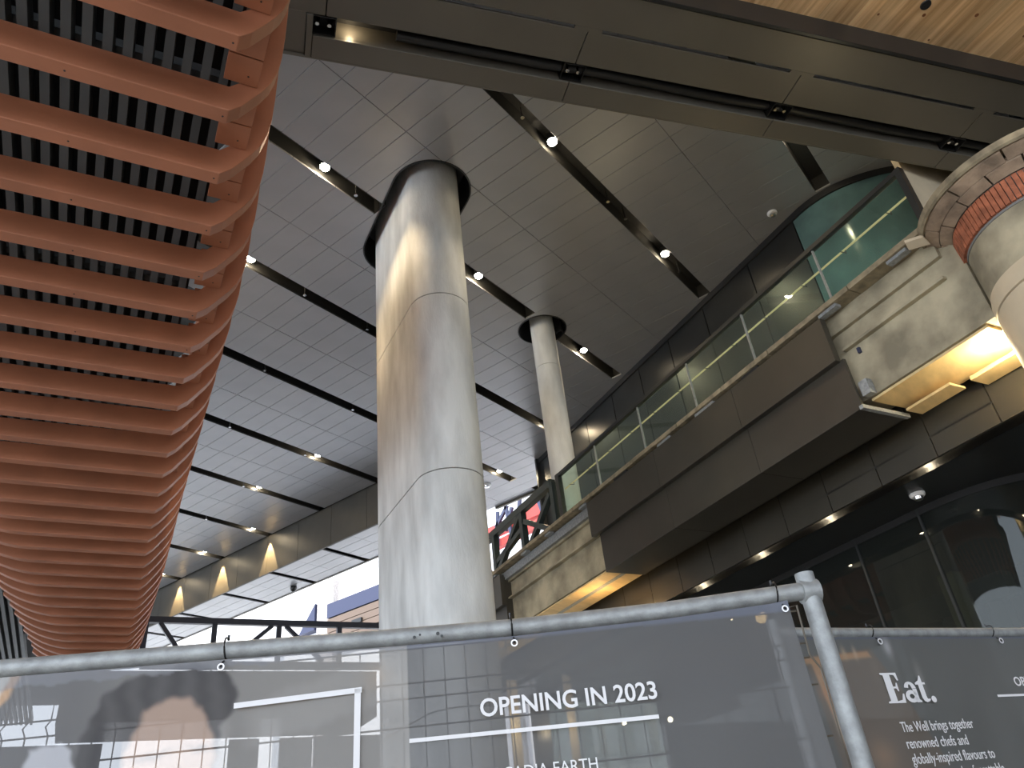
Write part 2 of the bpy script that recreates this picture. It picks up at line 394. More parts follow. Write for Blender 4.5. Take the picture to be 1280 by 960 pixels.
for j in (9, 10, 11):
    spot('bulkhead_beam', (BX-0.13, SY[j], H+0.02), (BX-0.04, SY[j], H-2.5), 1500, 44, (1, .70, .34), blend=0.12, r=0.02)

# ------------------------------------------------------------------ the big oval column
bc = thing('concrete_column', (BC0+BC1)/2+Vector((0,0,G)), 'big oval board-marked concrete column rising to the slotted ceiling', 'column')
z = G; cols = [G, 1.42, 4.03, 6.64, H+0.6]
for k, (za, zb) in enumerate(zip(cols[:-1], cols[1:])):
    out = stadium(BC0, BC1, BR, 28)
    MB().prism([p+Vector((0,0,za+0.008)) for p in out], (0,0,zb-za-0.016)).build('shaft', M['concrete'], bc, smooth=True)
    if k: MB().prism([p+Vector((0,0,za-0.01)) for p in stadium(BC0, BC1, BR-0.012, 20)], (0,0,0.02)).build('joint', M['joint'], bc)
sc = thing('concrete_column', SC+Vector((0,0,4.56)), 'slender round concrete column behind the far end of the glass balustrade', 'column')
for za, zb in ((4.56, 8.05), (8.05, H+0.6)):
    MB().lathe(SC, [(SR, za+0.006), (SR, zb-0.006)], 40).build('shaft', M['concrete'], sc, smooth=True)
MB().lathe(SC, [(SR-0.01, 8.03), (SR-0.01, 8.07)], 30).build('joint', M['joint'], sc)

# ------------------------------------------------------------------ terracotta slatted canopy
ZC = 4.4
hull = thing('slatted_canopy', W(9, -0.3, ZC), 'rounded hanging canopy of terracotta blades with dark slats behind', 'canopy')
VI = [0.3, 0.695, 1.078, 1.455, 1.829, 2.192, 2.556, 2.901, 3.249, 3.598, 4.1]
UI = [0.020, 0.036, 0.054, 0.067, 0.070, 0.0735, 0.076, 0.083, 0.089, 0.090, 0.09]
VL = [0.3, 1.5, 2.157, 2.54, 2.72, 2.9, 3.09, 3.29, 3.495, 4.1]
UL = [-0.45, -0.37, -0.309, -0.272, -0.248, -0.226, -0.203, -0.178, -0.150, -0.085]
bv = [0.695-0.1277*2, 0.695-0.1277, 0.695, 0.8235, 0.952, 1.078, 1.206, 1.331, 1.455, 1.58]
while bv[-1] < 4.12: bv.append(bv[-1]+(0.1235 if bv[-1] < 2.2 else 0.1175))
TH = 0.115
def prof(v):
    c = float(np.interp(v, VI, UI))*ZC; l = float(np.interp(v, VL, UL))*ZC
    s = 1+0.28*min(1, max(0, (v-0.7)/0.6))
    outr = [(c, 0)]+[(c+du*s*ZC, dz*ZC) for du, dz in ((.0155, .018), (.0275, .04), (.042, .067), (.053, .094), (.0605, .125), (.065, .165), (.067, .22), (.068, .30), (.066, .42), (.060, .60), (.052, .70))]
    left = [(l, 0)]+[(l-du*ZC, dz*ZC) for du, dz in ((.03, .001), (.06, .006), (.09, .014), (.12, .025), (.15, .040), (.178, .058), (.20, .075))]
    return c, l, outr, left
for idx, v in enumerate(bv):
    c, l, outr, left = prof(v)
    ztop = outr[-1][1]
    poly = left[::-1]+outr
    inner = [(c+0.15, ztop), (c+0.14, 0.42), (c-0.02, 0.24), (l, 0.21), (left[3][0], 0.27), (left[5][0], 0.36), (left[-1][0]+0.02, 0.44)]
    pts = [W(v*ZC, u, ZC+z) for u, z in poly+inner]
    MB().prism(pts, DD*TH).build('blade', M['orange'], hull, bevel=0.006)
    if idx < len(bv)-1:
        v2 = bv[idx+1]; a0 = v*ZC+TH+0.004; a1 = v2*ZC-0.004; am = (a0+a1)/2; c2 = (c+prof(v2)[0])/2
        for aa, ab in ((a0, am-0.005), (am+0.005, a1)):
            MB().wbox(aa, ab, c2-0.05, c2+0.17, ZC+0.30, ZC+0.36).build('corner_panel', M['orange'], hull, bevel=0.003)
        MB().wbox(a0, a1, c2+0.155, c2+0.167, ZC+0.37, ZC+3.0).build('side_panel', M['orange'], hull)
        if idx < 9:
            for am_, u_ in ((a0-TH*0.5, c-0.03), (a0-TH*0.5, c-0.95)):
                MB().lathe(W(am_, u_, ZC+0.001), [(0.008, 0.0), (0.006, -0.003)], 8).build('rivet', M['hole'], hull)
            for am_ in (a0+0.07, a1-0.07):
                MB().lathe(W(am_, c2+0.10, ZC+0.301), [(0.008, 0.0), (0.006, -0.003)], 8).build('rivet', M['hole'], hull)
nsl = 0
u = 0.13
while u > -5.6:
    MB().wbox(0.8, 18.2 if u > -1.35 else 27.0, u-0.030, u+0.030, ZC+0.48, ZC+0.64).build('slat', M['slat'], hull); u -= 0.122; nsl += 1
MB().wbox(0.8, 27, -6.0, 0.20, ZC+1.0, ZC+1.05).build('backing', M['black'], hull)
MB().wbox(18.36, 18.42, -0.3, 0.62, ZC+0.35, ZC+3.0).build('end_panel', M['cream'], hull)
for k in range(7):
    MB().wbox(1.5+2.4*k, 1.58+2.4*k, -6.0, 0.15, ZC+0.66, ZC+0.74).build('cross_bearer', M['slat'], hull)

# ------------------------------------------------------------------ bronze beam soffit and the timber ceiling
BA = math.radians(-35.6); BU = Vector((math.cos(BA), math.sin(BA), 0)); BN = Vector((-BU.y, BU.x, 0)); ZS = 7.5
bs = thing('beam_soffit', BU*5+BN*4.6+Vector((0,0,ZS)), 'bronze-grey metal beam casing with a recessed lighting channel below the timber ceiling', 'beam')
def bb(u0, u1, q0, q1, z0, z1, nm, m_, par=bs, bev=0.004): return MB().fbox((0,0,0), BU, BN, u0, u1, q0, q1, z0, z1).build(nm, m_, par, bevel=bev)
us = [-3.0, 0.16, 2.87, 5.55, 8.25, 10.9, 13.6]
q = lambda r: r*ZS
for a, b in zip(us[:-1], us[1:]):
    bb(a+0.006, b-0.006, q(.583), q(.6365) if a > 0 else q(.6365), ZS, ZS+0.03, 'panel', M['beam'])
    bb(a+0.15 if a > 0 else a, b-0.15, q(.5775), q(.5835), ZS+0.12, ZS+0.13, 'groove', M['black'], bev=0)
    bb(b-0.16, b+0.16, q(.5775), q(.5835), ZS, ZS+0.03, 'bridge_plate', M['beam'], bev=0)
bb(-3.0, 13.6, q(.523), q(.5775), ZS, ZS+0.03, 'panel', M['beam'])
for a, b in zip(us[1:-1], us[2:]):
    bb((a if a > .2 else .04)+0.006, b-0.006, q(.6665), q(.700), ZS-0.03, ZS+0.02, 'flange', M['beam'])
bb(0.04, 13.6, q(.6665), q(.670), ZS, ZS+0.30, 'channel_side', M['beam'])
bb(0.04, 13.6, q(.633), q(.6365), ZS+0.03, ZS+0.30, 'channel_side', M['slot'])
bb(-0.02, 13.6, q(.633), q(.670), ZS+0.28, ZS+0.30, 'channel_top', M['slot'])
bb(-0.02, 0.04, q(.6365), q(.70), ZS-0.03, ZS+0.30, 'end_plate', M['beam'])
bb(-3.0, -0.03, q(.6365), q(.70), ZS, ZS+0.03, 'panel', M['beam'])
bb(-3, 13.6, q(.700), q(.703), ZS-0.03, H-0.05, 'outer_face', M['beam'])
bb(-3, 13.6, q(.516), q(.5215), ZS-0.01, ZS+0.5, 'edge_trim', M['panel'])
MB().tube([BU*(0.9+0.8*k)+BN*(q(.655)+0.01*math.sin(k*1.7))+Vector((0,0,ZS+0.11+0.012*math.sin(k*2.3))) for k in range(16)], 0.055, 12).build('duct', M['slot'], bs, smooth=True)
pos = [(404, 32, 'twin spotlight box at the free left end of the bronze beam'), (716, 91, 'twin spotlight box in the beam channel above the brightest downlight'),
       (974, 141, 'twin spotlight box in the beam channel above the curved teal glass'), (1190, 182, 'twin spotlight box in the beam channel beside the brick-banded column')]
for px, py, lab in pos:
    P = on_z(px, py, ZS); uu = P.dot(BU); qq = q(.6515)
    t = thing('twin_spotlight', BU*uu+BN*qq+Vector((0,0,ZS+0.05)), lab, 'lamp', 'twin spotlight boxes in the beam channel')
    o3 = BU*uu+BN*qq
    mb = MB()
    mb.fbox(o3, BU, BN, -0.13, 0.13, -0.105, 0.105, ZS+0.14, ZS+0.16)
    for a0, a1, b0, b1 in ((-0.13, -0.12, -0.105, 0.105), (0.12, 0.13, -0.105, 0.105), (-0.13, 0.13, -0.105, -0.095), (-0.13, 0.13, 0.095, 0.105)):
        mb.fbox(o3, BU, BN, a0, a1, b0, b1, ZS-0.005, ZS+0.15)
    mb.build('housing', M['blackplastic'], t)
    for s in (-0.062, 0.062):
        c_ = o3+BU*s+Vector((0,0,ZS+0.14))
        MB().lathe(c_, [(0.038, 0.0), (0.042, -0.03), (0.034, -0.05), (0.018, -0.085), (0.014, -0.11), (0.02, -0.125)], 14).build('spotlight', M['chrome'], t, smooth=True)
P = on_z(404, 32, ZS); point('channel_spill', BU*(P.dot(BU)+0.28)+BN*q(.652)+Vector((0,0,ZS+0.13)), 2.2, r=0.03)
# timber ceiling: planks along the bridge direction
wood = sempty('ceiling', BU*6+BN*2+Vector((0,0,ZS+0.35)))
ZW = ZS+0.35; pw = 0.205
qe = 0.5160*ZS+0.05
k = 0
for k in range(-42, 62):
    p0 = k*pw; p1 = p0+pw-0.004
    # plank spans along a; ends on the beam line n.BN = qe
    def a_end(p): return (qe-W(0, p).dot(BN))/DD.dot(BN)
    a1a, a1b = a_end(p0), a_end(p1); a0 = max(-9.0, min(a1a, a1b)-9)
    if min(a1a, a1b) < -8: continue
    c0 = proj(W(a1a, p0, ZW)); near = -100 < c0[0] < 1400 and c0[1] > -500
    if not near and k % 4: continue
    if not near: p1 = p0+pw*4-0.004; a1b = a_end(p1)
    pts = [W(a0, p0, ZW), W(a1a, p0, ZW), W(a1b, p1, ZW), W(a0, p1, ZW)]
    MB().prism(pts, (0,0,0.04)).build('plank', M['wood'], wood)
for (x, y, s) in ((1155, 19, 1), (1098, 18, .7), (1016, 31, .7), (1060, 40, .6), (1221, 19, 1.1), (1158, 66, 1.0), (1161, 50, .6), (1280, 45, .8)):
    P = on_z(x, y, ZW-0.001); MB().lathe(P, [(0.022*s, 0.0), (0.015*s, -0.001)], 10).build('knot', M['knot'], wood)
P = on_z(1157, 6, ZW); t = thing('ceiling_puck', P, 'dark round cap set in the timber ceiling', 'cap')
MB().lathe(P, [(0.062, 0.0), (0.058, -0.012)], 24).build('cap', M['slot'], t, smooth=True)
# empty loop, no lamps placed under the timber canopy
for a, b in ((4.2, 0.4), (7.5, 0.2), (0.8, 0.8)):
    pass

# ------------------------------------------------------------------ right wall above the walkway
wr = sempty('wall_right', W(10, 9.4, 4.6))
ja = [15.6, 14.4, 13.19, 12.04, 10.94, 9.85, 8.71, 7.38, 6.21]
for a1, a0 in zip(ja[:-1], ja[1:]):
    MB().wbox(a0+0.012, a1-0.012, 9.40, 9.44, 4.6, H-0.02).build('panel', M['panel'], wr)
MB().wbox(5.9, 15.6, 9.46, 9.5, 4.4, H+0.3).build('backing', M['black'], wr)
MB().wbox(15.55, 15.62, 9.3, 9.9, 4.0, H).build('panel', M['panel'], wr)
crv = [(6.20, 9.40), (5.9, 9.41), (5.6, 9.48), (5.3, 9.62), (5.0, 9.86), (4.75, 10.15), (4.55, 10.5), (4.4, 11.0)]
def sheet(pts, z0, z1, th=0.03):
    P = [Vector((a, p)) for a, p in pts]; fine = []
    for i in range(len(P)-1):
        p0, p1, p2, p3 = P[max(0, i-1)], P[i], P[i+1], P[min(len(P)-1, i+2)]
        if (p1-p0).length > 1.2: p0 = p1-(p1-p0).normalized()*(p2-p1).length
        n = 4 if (p2-p1).length < 1.2 else 1
        for k in range(n):
            t = k/n; fine.append(0.5*((2*p1)+(p2-p0)*t+(2*p0-5*p1+4*p2-p3)*t*t+(3*p1-p0-3*p2+p3)*t**3) if n > 1 else p1.copy())
    fine.append(P[-1]); vs_ = []; m = len(fine)
    for i, q_ in enumerate(fine):
        d = (fine[min(m-1, i+1)]-fine[i if 0 < i and (fine[i]-fine[i-1]).length > 1.2 else max(0, i-1)]).normalized(); n_ = Vector((-d.y, d.x))*th
        if n_.y < 0 and abs(d.x) > .3: n_ = -n_
        elif abs(d.x) <= .3 and n_.x < 0: n_ = -n_
        for o_ in (q_, q_+n_):
            for z in (z0, z1): vs_.append(W(o_.x, o_.y, z))
    fs = []
    for i in range(m-1):
        a_, b_ = 4*i, 4*i+4
        fs += [(a_, b_, b_+1, a_+1), (a_+2, a_+3, b_+3, b_+2), (a_+1, b_+1, b_+3, a_+3), (a_, a_+2, b_+2, b_)]
    fs += [(0, 1, 3, 2), (4*m-4, 4*m-2, 4*m-1, 4*m-3)]
    return MB().add(vs_, fs)
sheet(crv, 4.6, H-0.12).build('curved_glass', M['teal'], wr, smooth=True)
sheet([(15.6, 9.36)]+[(a, p-0.04) for a, p in crv], H-0.12, H+0.02, 0.06).build('head_track', M['black'], wr)
end = struct(MB().wbox(3.90, 3.98, 8.66, 12.0, 4.6, H+0.3).build('wall_end', M['cream']))

# ------------------------------------------------------------------ walkway bridge: deck, girder, cladding
br = thing('walkway_bridge', W(10, 6.5, 3.5), 'raised walkway with dark bronze cladding over a stained concrete edge beam', 'bridge')
def wb(nm, m_, a0, a1, p0, p1, z0, z1, bev=0.0, par=None): return MB().wbox(a0, a1, p0, p1, z0, z1).build(nm, m_, par or br, bevel=bev)
wb('deck', M['concrete_stain'], 2.9, 18.6, 6.28, 9.4, 4.36, 4.56)
# ragged weathered edge of the deck, in lengths
a = 2.86
while a < 18.4:
    L = random.uniform(0.8, 1.3); b = min(a+L, 18.6)
    wb('edge_strip', M['deck'], a, b-0.012, 6.09+random.uniform(0, .008), 6.3, 4.56+random.uniform(-.004, .004), 4.62, 0.004)
    wb('packer', M['galv'] if random.random() < .5 else M['black'], a+0.2, a+0.2+random.uniform(.15, .4), 6.12, 6.2, 4.525, 4.56)
    a = b
# girder
wb('edge_beam', M['concrete_stain'], 2.745, 12.0, 6.33, 6.75, 3.56, 4.50)
wb('beam_ledge', M['concrete_stain'], 2.95, 4.16, 6.27, 6.34, 4.135, 4.165, 0.005)
wb('beam_ledge', M['concrete_stain'], 8.9, 12.0, 6.25, 6.34, 4.06, 4.09, 0.005)
wb('steel_strip', M['galv'], 8.95, 12.4, 6.22, 6.34, 4.40, 4.54)
wb('edge_beam', M['clad'], 12.0, 18.6, 6.2, 6.75, 3.56, 4.45)
# cladding in upper and lower lengths, joints hardly seen
for a0, a1 in ((4.17, 5.6), (5.6, 7.2), (7.2, 8.95)):
    wb('upper_cladding', M['clad'], a0+0.002, a1-0.002, 6.12, 6.2, 4.00, 4.53, 0.004)
    wb('lower_cladding', M['clad'], a0+0.002-0.03*(a0 == 4.17), a1-0.002-0.1*(a1 == 8.95), 6.20, 6.24, 3.47, 4.02, 0.004)
    wb('soffit_panel', M['clad'], a0+0.002, a1-0.002-0.1*(a1 == 8.95), 6.20, 6.86, 3.44, 3.48, 0.004)
wb('soffit_return', M['clad'], 4.17, 8.85, 6.84, 6.86, 3.44, 3.8)
wb('upper_cladding', M['clad'], 12.0, 18.6, 6.12, 6.2, 3.95, 4.50, 0.004)
wb('end_angle', M['galv'], 4.12, 4.165, 6.19, 6.86, 3.43, 3.47)
# plywood and boards under the open ends
wb('plywood_soffit', M['ply'], 2.85, 4.12, 6.36, 7.0, 3.53, 3.555)
wb('board', M['ply'], 2.3, 3.45, 6.90, 7.16, 3.46, 3.50)
wb('board', M['ply'], 3.55, 4.05, 6.72, 6.95, 3.44, 3.465)
wb('plywood_soffit', M['ply'], 8.8, 14, 6.35, 6.62, 3.53, 3.55)
wb('steel_strip', M['galv'], 8.8, 14, 6.62, 6.70, 3.525, 3.545)
wb('plywood_soffit', M['ply'], 8.8, 14, 6.70, 7.0, 3.53, 3.55)
wb('bracket', M['galv'], 4.02, 4.12, 6.24, 6.33, 3.56, 3.72, 0.004)
wb('cable_clip', M['bluegrey'], 4.0, 4.03, 6.30, 6.33, 4.03, 4.09)
wl = thing('work_lamp', W(2.72, 6.72, 3.46), 'small bright work lamp under the concrete edge beam beside the brick-banded column', 'lamp')
MB().lathe(W(2.80, 6.60, 3.55), [(0.03, -0.02), (0.03, -0.05), (0.02, -0.07)], 12).build('bulb', M['lampdim'], wl, smooth=True)
MB().wbox(2.72, 2.86, 6.54, 6.66, 3.53, 3.55).build('bracket', M['galv'], wl)
point('work_lamp_light', W(2.95, 6.62, 3.36), 26, (1, .85, .55), 0.04, wl)
point('edge_point', W(9.8, 6.65, 3.2), 10, (1, .66, .3), 0.1, wl)  # unseen point light without a fixture under the far plywood

# balustrade: glass panels, posts, rails
gl = thing('glass_balustrade', W(6.6, 6.45, 4.62), 'frameless-looking green glass balustrade with dark top rail along the walkway', 'balustrade')
posts = [2.95, 4.17, 5.40, 6.54, 7.73, 8.95, 10.14]
for a0, a1 in zip(posts[:-1], posts[1:]):
    MB().wbox(a0+0.02, a1-0.02, 6.45, 6.462, 4.66, 5.56).build('glass_panel', M['glass'], gl)
for a in posts[1:-1]:
    MB().wbox(a-0.008, a+0.008, 6.44, 6.47, 4.6, 5.57).build('post', M['galv'], gl)
MB().wbox(posts[0]-0.03, posts[0]+0.03, 6.42, 6.5, 4.6, 5.62).build('post', M['frame'], gl)
MB().wbox(posts[-1]-0.05, posts[-1]+0.05, 6.42, 6.5, 4.6, 5.62).build('post', M['frame'], gl)
MB().wbox(2.92, 10.19, 6.425, 6.49, 5.56, 5.62).build('top_rail', M['frame'], gl, bevel=0.004)
for a0, a1 in zip(posts[:-1], posts[1:]):
    MB().tube([W(a0+0.005, 6.56, 5.36), W(a1-0.005, 6.56, 5.36)], 0.012, 10).build('handrail', M['rail_glow'], gl, smooth=True)
    for aa in (a0+0.3, a1-0.3):
        MB().tube([W(aa, 6.47, 5.30), W(aa, 6.56, 5.31), W(aa, 6.56, 5.35)], 0.006, 6).build('bracket', M['frame'], gl)
# added point lights without fixtures, brightening the walkway behind the glass
for a in (3.6, 6.0, 8.4):
    point('walkway_fill', W(a, 7.6, 5.6), 7, (1, .86, .55), 0.15)

# truss railing continuing beyond and turning left across the far end
def truss(nm, lab, P0, d, L, m_, ztop, zbot, step, diag):
    t = thing(nm, P0+Vector((0,0,zbot)), lab, 'truss')
    a = P0; b = P0+d*L
    MB().bar(a+Vector((0,0,ztop)), b+Vector((0,0,ztop)), 0.12, 0.13).build('top_chord', m_, t)
    MB().bar(a+Vector((0,0,zbot)), b+Vector((0,0,zbot)), 0.12, 0.16).build('bottom_chord', m_, t)
    x = 0; k = 0
    while x <= L+0.01:
        MB().bar(a+d*x+Vector((0,0,zbot)), a+d*x+Vector((0,0,ztop)), 0.11, 0.11, up=tuple(d)).build('post', m_, t)
        x += step
    for x0, z0, x1, z1 in diag:
        MB().bar(a+d*x0+Vector((0,0,z0)), a+d*x1+Vector((0,0,z1)), 0.09, 0.09).build('diagonal', m_, t)
    return t
truss('truss_railing', 'dark steel truss railing between the big column and the slender column', W(10.34, 6.45), DD, 8.2, M['greensteel'], 5.56, 4.66, 1.18,
      [(0.05, 4.7, 1.1, 5.3), (1.13, 4.7, 0.1, 5.4), (2.42, 4.7, 1.24, 5.5), (2.42, 4.7, 3.5, 5.5), (1.24, 5.2, 2.42, 4.95)])
truss('truss_railing', 'navy steel truss railing crossing the bright opening left of the big column', W(18.6, 6.45), -DN, 5.68, M['steel'], 5.46, 4.5, 1.42,
      [(2.84-0.15, 5.4, 1.8, 4.6), (2.84+0.15, 5.4, 3.9, 4.6), (5.4, 5.4, 4.8, 4.6)])
cb = thing('cross_bridge', W(18.8, 3, 3.5), 'deck of the far cross walkway under the navy truss', 'bridge')
MB().wbox(18.75, 21, -0.6, 6.0, 3.4, 4.42).build('deck', M['clad'], cb)

gw = sempty('wall_far', W(20, 0, G))
for p0, p1 in ((-14, -5.2), (-5.15, -2.2), (-2.15, 0.35), (3.1, 3.8), (4.3, 5.1), (5.15, 7.1)):
    MB().wbox(21.2, 21.3, p0, p1, G, 3.4).build('panel', M['slat'], gw)
for z0 in (1.5, 2.6): MB().wbox(21.15, 21.2, .35, 3.1, z0, z0+.08).build('transom', M['frame'], gw)
# ------------------------------------------------------------------ round column with brick band at the right
RC = Vector((6.95, -0.865, 0)); RR = 0.645
def zc(x, y, r=RR):                                # height on the column's left silhouette
    v = ray(x, y); d = math.hypot(v[0], v[1]); return math.sqrt(max(RC.length_squared-r*r, 0))*v[2]/d
z_red0, z_red1 = 4.16, 4.385
rc = thing('round_column', RC+Vector((0,0,G)), 'stout round concrete column with a red brick band and flared stone blocks under the walkway deck', 'column')
MB().lathe(RC, [(RR-0.02, 3.4), (RR-0.02, z_red0)], 64).build('shaft', M['concrete_stain'], rc, smooth=True)
MB().lathe(RC, [(RR-0.005, G), (RR-0.005, 3.50), (RR-0.012, 3.52)], 64).build('jacket', M['cream'], rc, smooth=True)
MB().lathe(RC, [(RR-0.01, 3.525), (RR, 3.53), (RR, 3.62), (RR-0.02, 3.70)], 64).build('jacket_collar', M['cream'], rc, smooth=True)
def wedge(t0, t1, prof_, nn):                      # block swept round the column axis; prof_ = closed (r, z) outline
    mb = MB(); m_ = len(prof_); vs_ = []; fs = []
    for k in range(nn+1):
        t_ = t0+(t1-t0)*k/nn; vs_ += [RC+Vector((r_*math.cos(t_), r_*math.sin(t_), z_)) for r_, z_ in prof_]
    for k in range(nn):
        for j in range(m_): fs.append((k*m_+j, k*m_+(j+1) % m_, (k+1)*m_+(j+1) % m_, (k+1)*m_+j))
    fs += [tuple(range(m_))[::-1], tuple(range(nn*m_, (nn+1)*m_))]
    return mb.add(vs_, fs)
mb = MB(); nb = 92
for k in range(nb):
    t0 = 2*math.pi*k/nb; t1 = t0+2*math.pi/nb-0.012; rj = random.uniform(-.003, .003)
    x_ = wedge(t0, t1, [(RR-.03, z_red0), (RR+.012+rj, z_red0+.004), (RR+.022+rj, z_red1-.004), (RR-.03, z_red1)], 1); mb.add(x_.v, x_.f)
mb.build('brick_band', M['brick'], rc, kind='stuff')
MB().lathe(RC, [(RR-0.012, z_red0-0.02), (RR-0.012, 4.6)], 48).build('core', M['joint'], rc, smooth=True)
for (r0, z0, r1, z1, nb_, ph) in ((RR+.02, z_red1+.008, RR+.105, 4.445, 16, 0.06), (RR+.112, 4.450, RR+.205, 4.505, 11, 0.2)):
    for k in range(nb_):
        t0 = ph+2*math.pi*k/nb_; t1 = t0+2*math.pi/nb_-0.022; j_ = random.uniform(0, .008)
        wedge(t0, t1, [(r0, z0+j_), (r1, z1+j_), (r1, z1+.06), (r0, z0+.07)], 6).build('stone_block', M['block'], rc)
MB().lathe(RC, [(RR+.19, 4.53), (RR+.225, 4.515), (RR+.245, 4.53), (RR+.25, 4.585), (RR+.2, 4.60)], 64).build('rim', M['deck'], rc, smooth=True)
MB().prism([W(2.86, 6.10, 4.50), W(2.98, 6.00, 4.50), W(3.02, 6.08, 4.47), W(2.88, 6.2, 4.46)], (0, 0, 0.03)).build('flashing', M['cream'], rc)
spot('column_fill', (5.6, -2.2, 5.6), RC+Vector((-.3, .3, 3.6)), 60, 80, (1, .82, .55), 0.8, 0.1)  # added spot without a fixture, warms the round column

# ------------------------------------------------------------------ lower level
lp = sempty('wall_front', W(8, 7.2, 3.1))
k = 3.515-0.71*3
while k < 15:
    MB().wbox(k+0.006, k+0.704, 7.20, 7.23, 3.09, 4.34).build('panel', M['clad'], lp); k += 0.71
MB().wbox(1, 15, 7.24, 7.26, 3.1, 4.34).build('backing', M['black'], lp)
lc = sempty('ceiling', W(8, 8, 3.1))
MB().wbox(0.5, 16, 7.46, 12, 3.10, 3.16).build('ceiling_panel', M['panel'], lc)
MB().wbox(0.5, 16, 7.2, 7.46, 3.30, 3.32).build('light_slot', M['slot'], lc)
MB().wbox(0.5, 16, 7.46, 7.47, 3.10, 3.32).build('slot_side', M['slot'], lc)
for kk, (a, lab) in enumerate(((3.1, 'warm lower downlight nearest the brick-banded column'), (4.56, 'lower downlight beside the white flared detector'), (5.98, 'lower downlight second left of the white flared detector'), (7.19, 'lower downlight above the fence post'), (8.43, 'lower downlight just above the galvanised fence rail'), (9.75, 'lower downlight farthest along the recessed slot'))):
    P = W(a, 7.36, 3.20); t = thing('downlight', P, lab, 'lamp', 'downlights in the lower slot')
    MB().lathe(P, [(0.07, 0.1), (0.07, 0), (0.06, -0.004)], 16).build('can', M['slot'], t, smooth=True)
    MB().lathe(P, [(0.055, -0.002), (0.045, -0.012)], 16).build('lens', M['lamp'], t, smooth=True)
    spot('downlight_beam', P+Vector((0,0,-0.03)), P+Vector((0,0,-3)), 45, 80, r=0.03, parent=t)
    point('downlight_spill', P+Vector((0,0,-0.05)), 3.0, r=0.03, parent=t)
gc = [(15, 8.25), (9.4, 8.25), (8.35, 8.25), (7.3, 8.25), (6.3, 8.25), (5.35, 8.25)]
cv = [(5.35, 8.25), (5.1, 8.26), (4.85, 8.31), (4.6, 8.40), (4.38, 8.54), (4.2, 8.72), (4.05, 8.95), (3.93, 9.25), (3.85, 9.6), (3.8, 10.2)]
sf = sempty('window_1', W(8, 8.25, G))
for (a1, p1), (a0, p0) in zip(gc[:-1], gc[1:]):
    MB().wbox(a0+0.008, a1-0.008, 8.25, 8.265, G, 3.06).build('glass_pane', M['darkglass'], sf)
    MB().wbox(a0-0.014, a0+0.014, 8.235, 8.28, G, 3.1).build('mullion', M['frame'], sf)
sheet(cv, G, 3.06, 0.015).build('curved_glass', M['darkglass'], sf, smooth=True)
sheet([(15, 8.235)]+[(a, p-0.015) for a, p in cv], 3.02, 3.11, 0.05).build('head_track', M['black'], sf)
# room behind the lower glass
struct(MB().wbox(-26, 16, 12.0, 12.1, G, H+0.6).build('wall_inner_blocker', M['panel']))  # room's back wall, extended out of view to block light from the right
ic = thing('interior_post', W(5.0, 9.3, G), 'pale grey post standing behind the curved shopfront glass', 'post')
P = on_p(1190, 735, 9.3); a_ = P.dot(DD)
MB().wbox(a_-0.11, a_+0.11, 9.25, 9.45, G, 2.6).build('post', M['cream'], ic)
cu = thing('curtain', W(6.5, 9.6, G), 'grey folded curtain hanging behind the shopfront glass', 'curtain')
mb = MB(); N = 120; vs_ = []; fs = []
for k in range(N+1):
    a = 5.6+3.6*k/N; p = 9.7+0.09*math.sin(k*0.62)+0.02*math.sin(k*1.7)
    vs_ += [W(a, p, G+0.1), W(a, p, 2.2)]
for k in range(N): fs.append((2*k, 2*k+2, 2*k+3, 2*k+1))
mb.add(vs_, fs).build('fabric', M['curtain'], cu, smooth=True)
MB().wbox(5.5, 9.4, 9.6, 9.8, 2.2, 2.5).build('pelmet', M['slat'], cu)

lob = thing('lit_alcove', W(15.4, 9, G), 'warm lit alcove seen through the near banner behind the words', 'alcove')
def zpan(nm, x0, x1, y0, y1, a, m_):
    P0 = Vector(ray(x0, y0)); P1 = Vector(ray(x1, y1)); P0 = P0*(a/P0.dot(DD)); P1 = P1*(a/P1.dot(DD))
    MB().wbox(a, a+.05, P0.dot(DN), P1.dot(DN), min(P0.z, P1.z), min(3.05, max(P0.z, P1.z))).build(nm, m_, lob)
zpan('panel', 634, 656, 850, 960, 13.2, M['cream']); zpan('panel', 700, 728, 815, 960, 13.2, M['cream']); zpan('panel', 662, 694, 868, 960, 13.3, M['clad'])
for x_ in (645, 712):
    P_ = Vector(ray(x_, 905)); P_ = P_*(12.85/P_.dot(DD)); point('alcove_light', P_, 16, (1, .86, .6), .05, lob)
# ------------------------------------------------------------------ outside
of = thing('office_building', (31, 34, G), 'pale sunlit building beyond the opening with a blue and tan louvred bay', 'building')
MB().box(31, 40, 38.0, 60, G, 24).build('wall', M['white'], of)
MB().box(30.6, 31, 36.5, 38.0, G, 16.3).build('pilaster', M['palebrick'], of)
MB().box(31, 40, 26, 38, G, 24).build('wall', M['white'], of)
MB().box(30.3, 31, 30, 36.7, 13.9, 14.75).build('fascia', M['bluegrey'], of)
for k in range(4):
    MB().box(30.35, 31, 30, 36.7, 12.2+0.42*k, 12.58+0.42*k).build('louvre', M['tan'], of)
MB().box(30.2, 30.36, 33.6, 34.4, 12.95, 13.2).build('lamp', M['blackplastic'], of)
MB().prism([(30.5, 38.1, 13.6), (30.5, 39.6, 13.6), (30.5, 38.1, 15.2)], (0.5, 0, 0)).build('canopy', M['bluegrey'], of)
MB().tube([(29, 41.6, G), (29, 41.6, 14.4), (29.3, 42.4, 15.3)], 0.35, 14).build('downpipe', M['white'], of, smooth=True)
ob = thing('construction_building', (34, 20, G), 'white gridded building behind red steelwork between the columns', 'building')
MB().box(34, 42, 8, 25.5, G, 15.0).build('wall', M['white'], ob)
for k in range(10):
    MB().box(33.9, 34, 16+k*1.0, 16.12+k*1.0, 8, 15.0).build('mullion', M['palebrick'], ob)
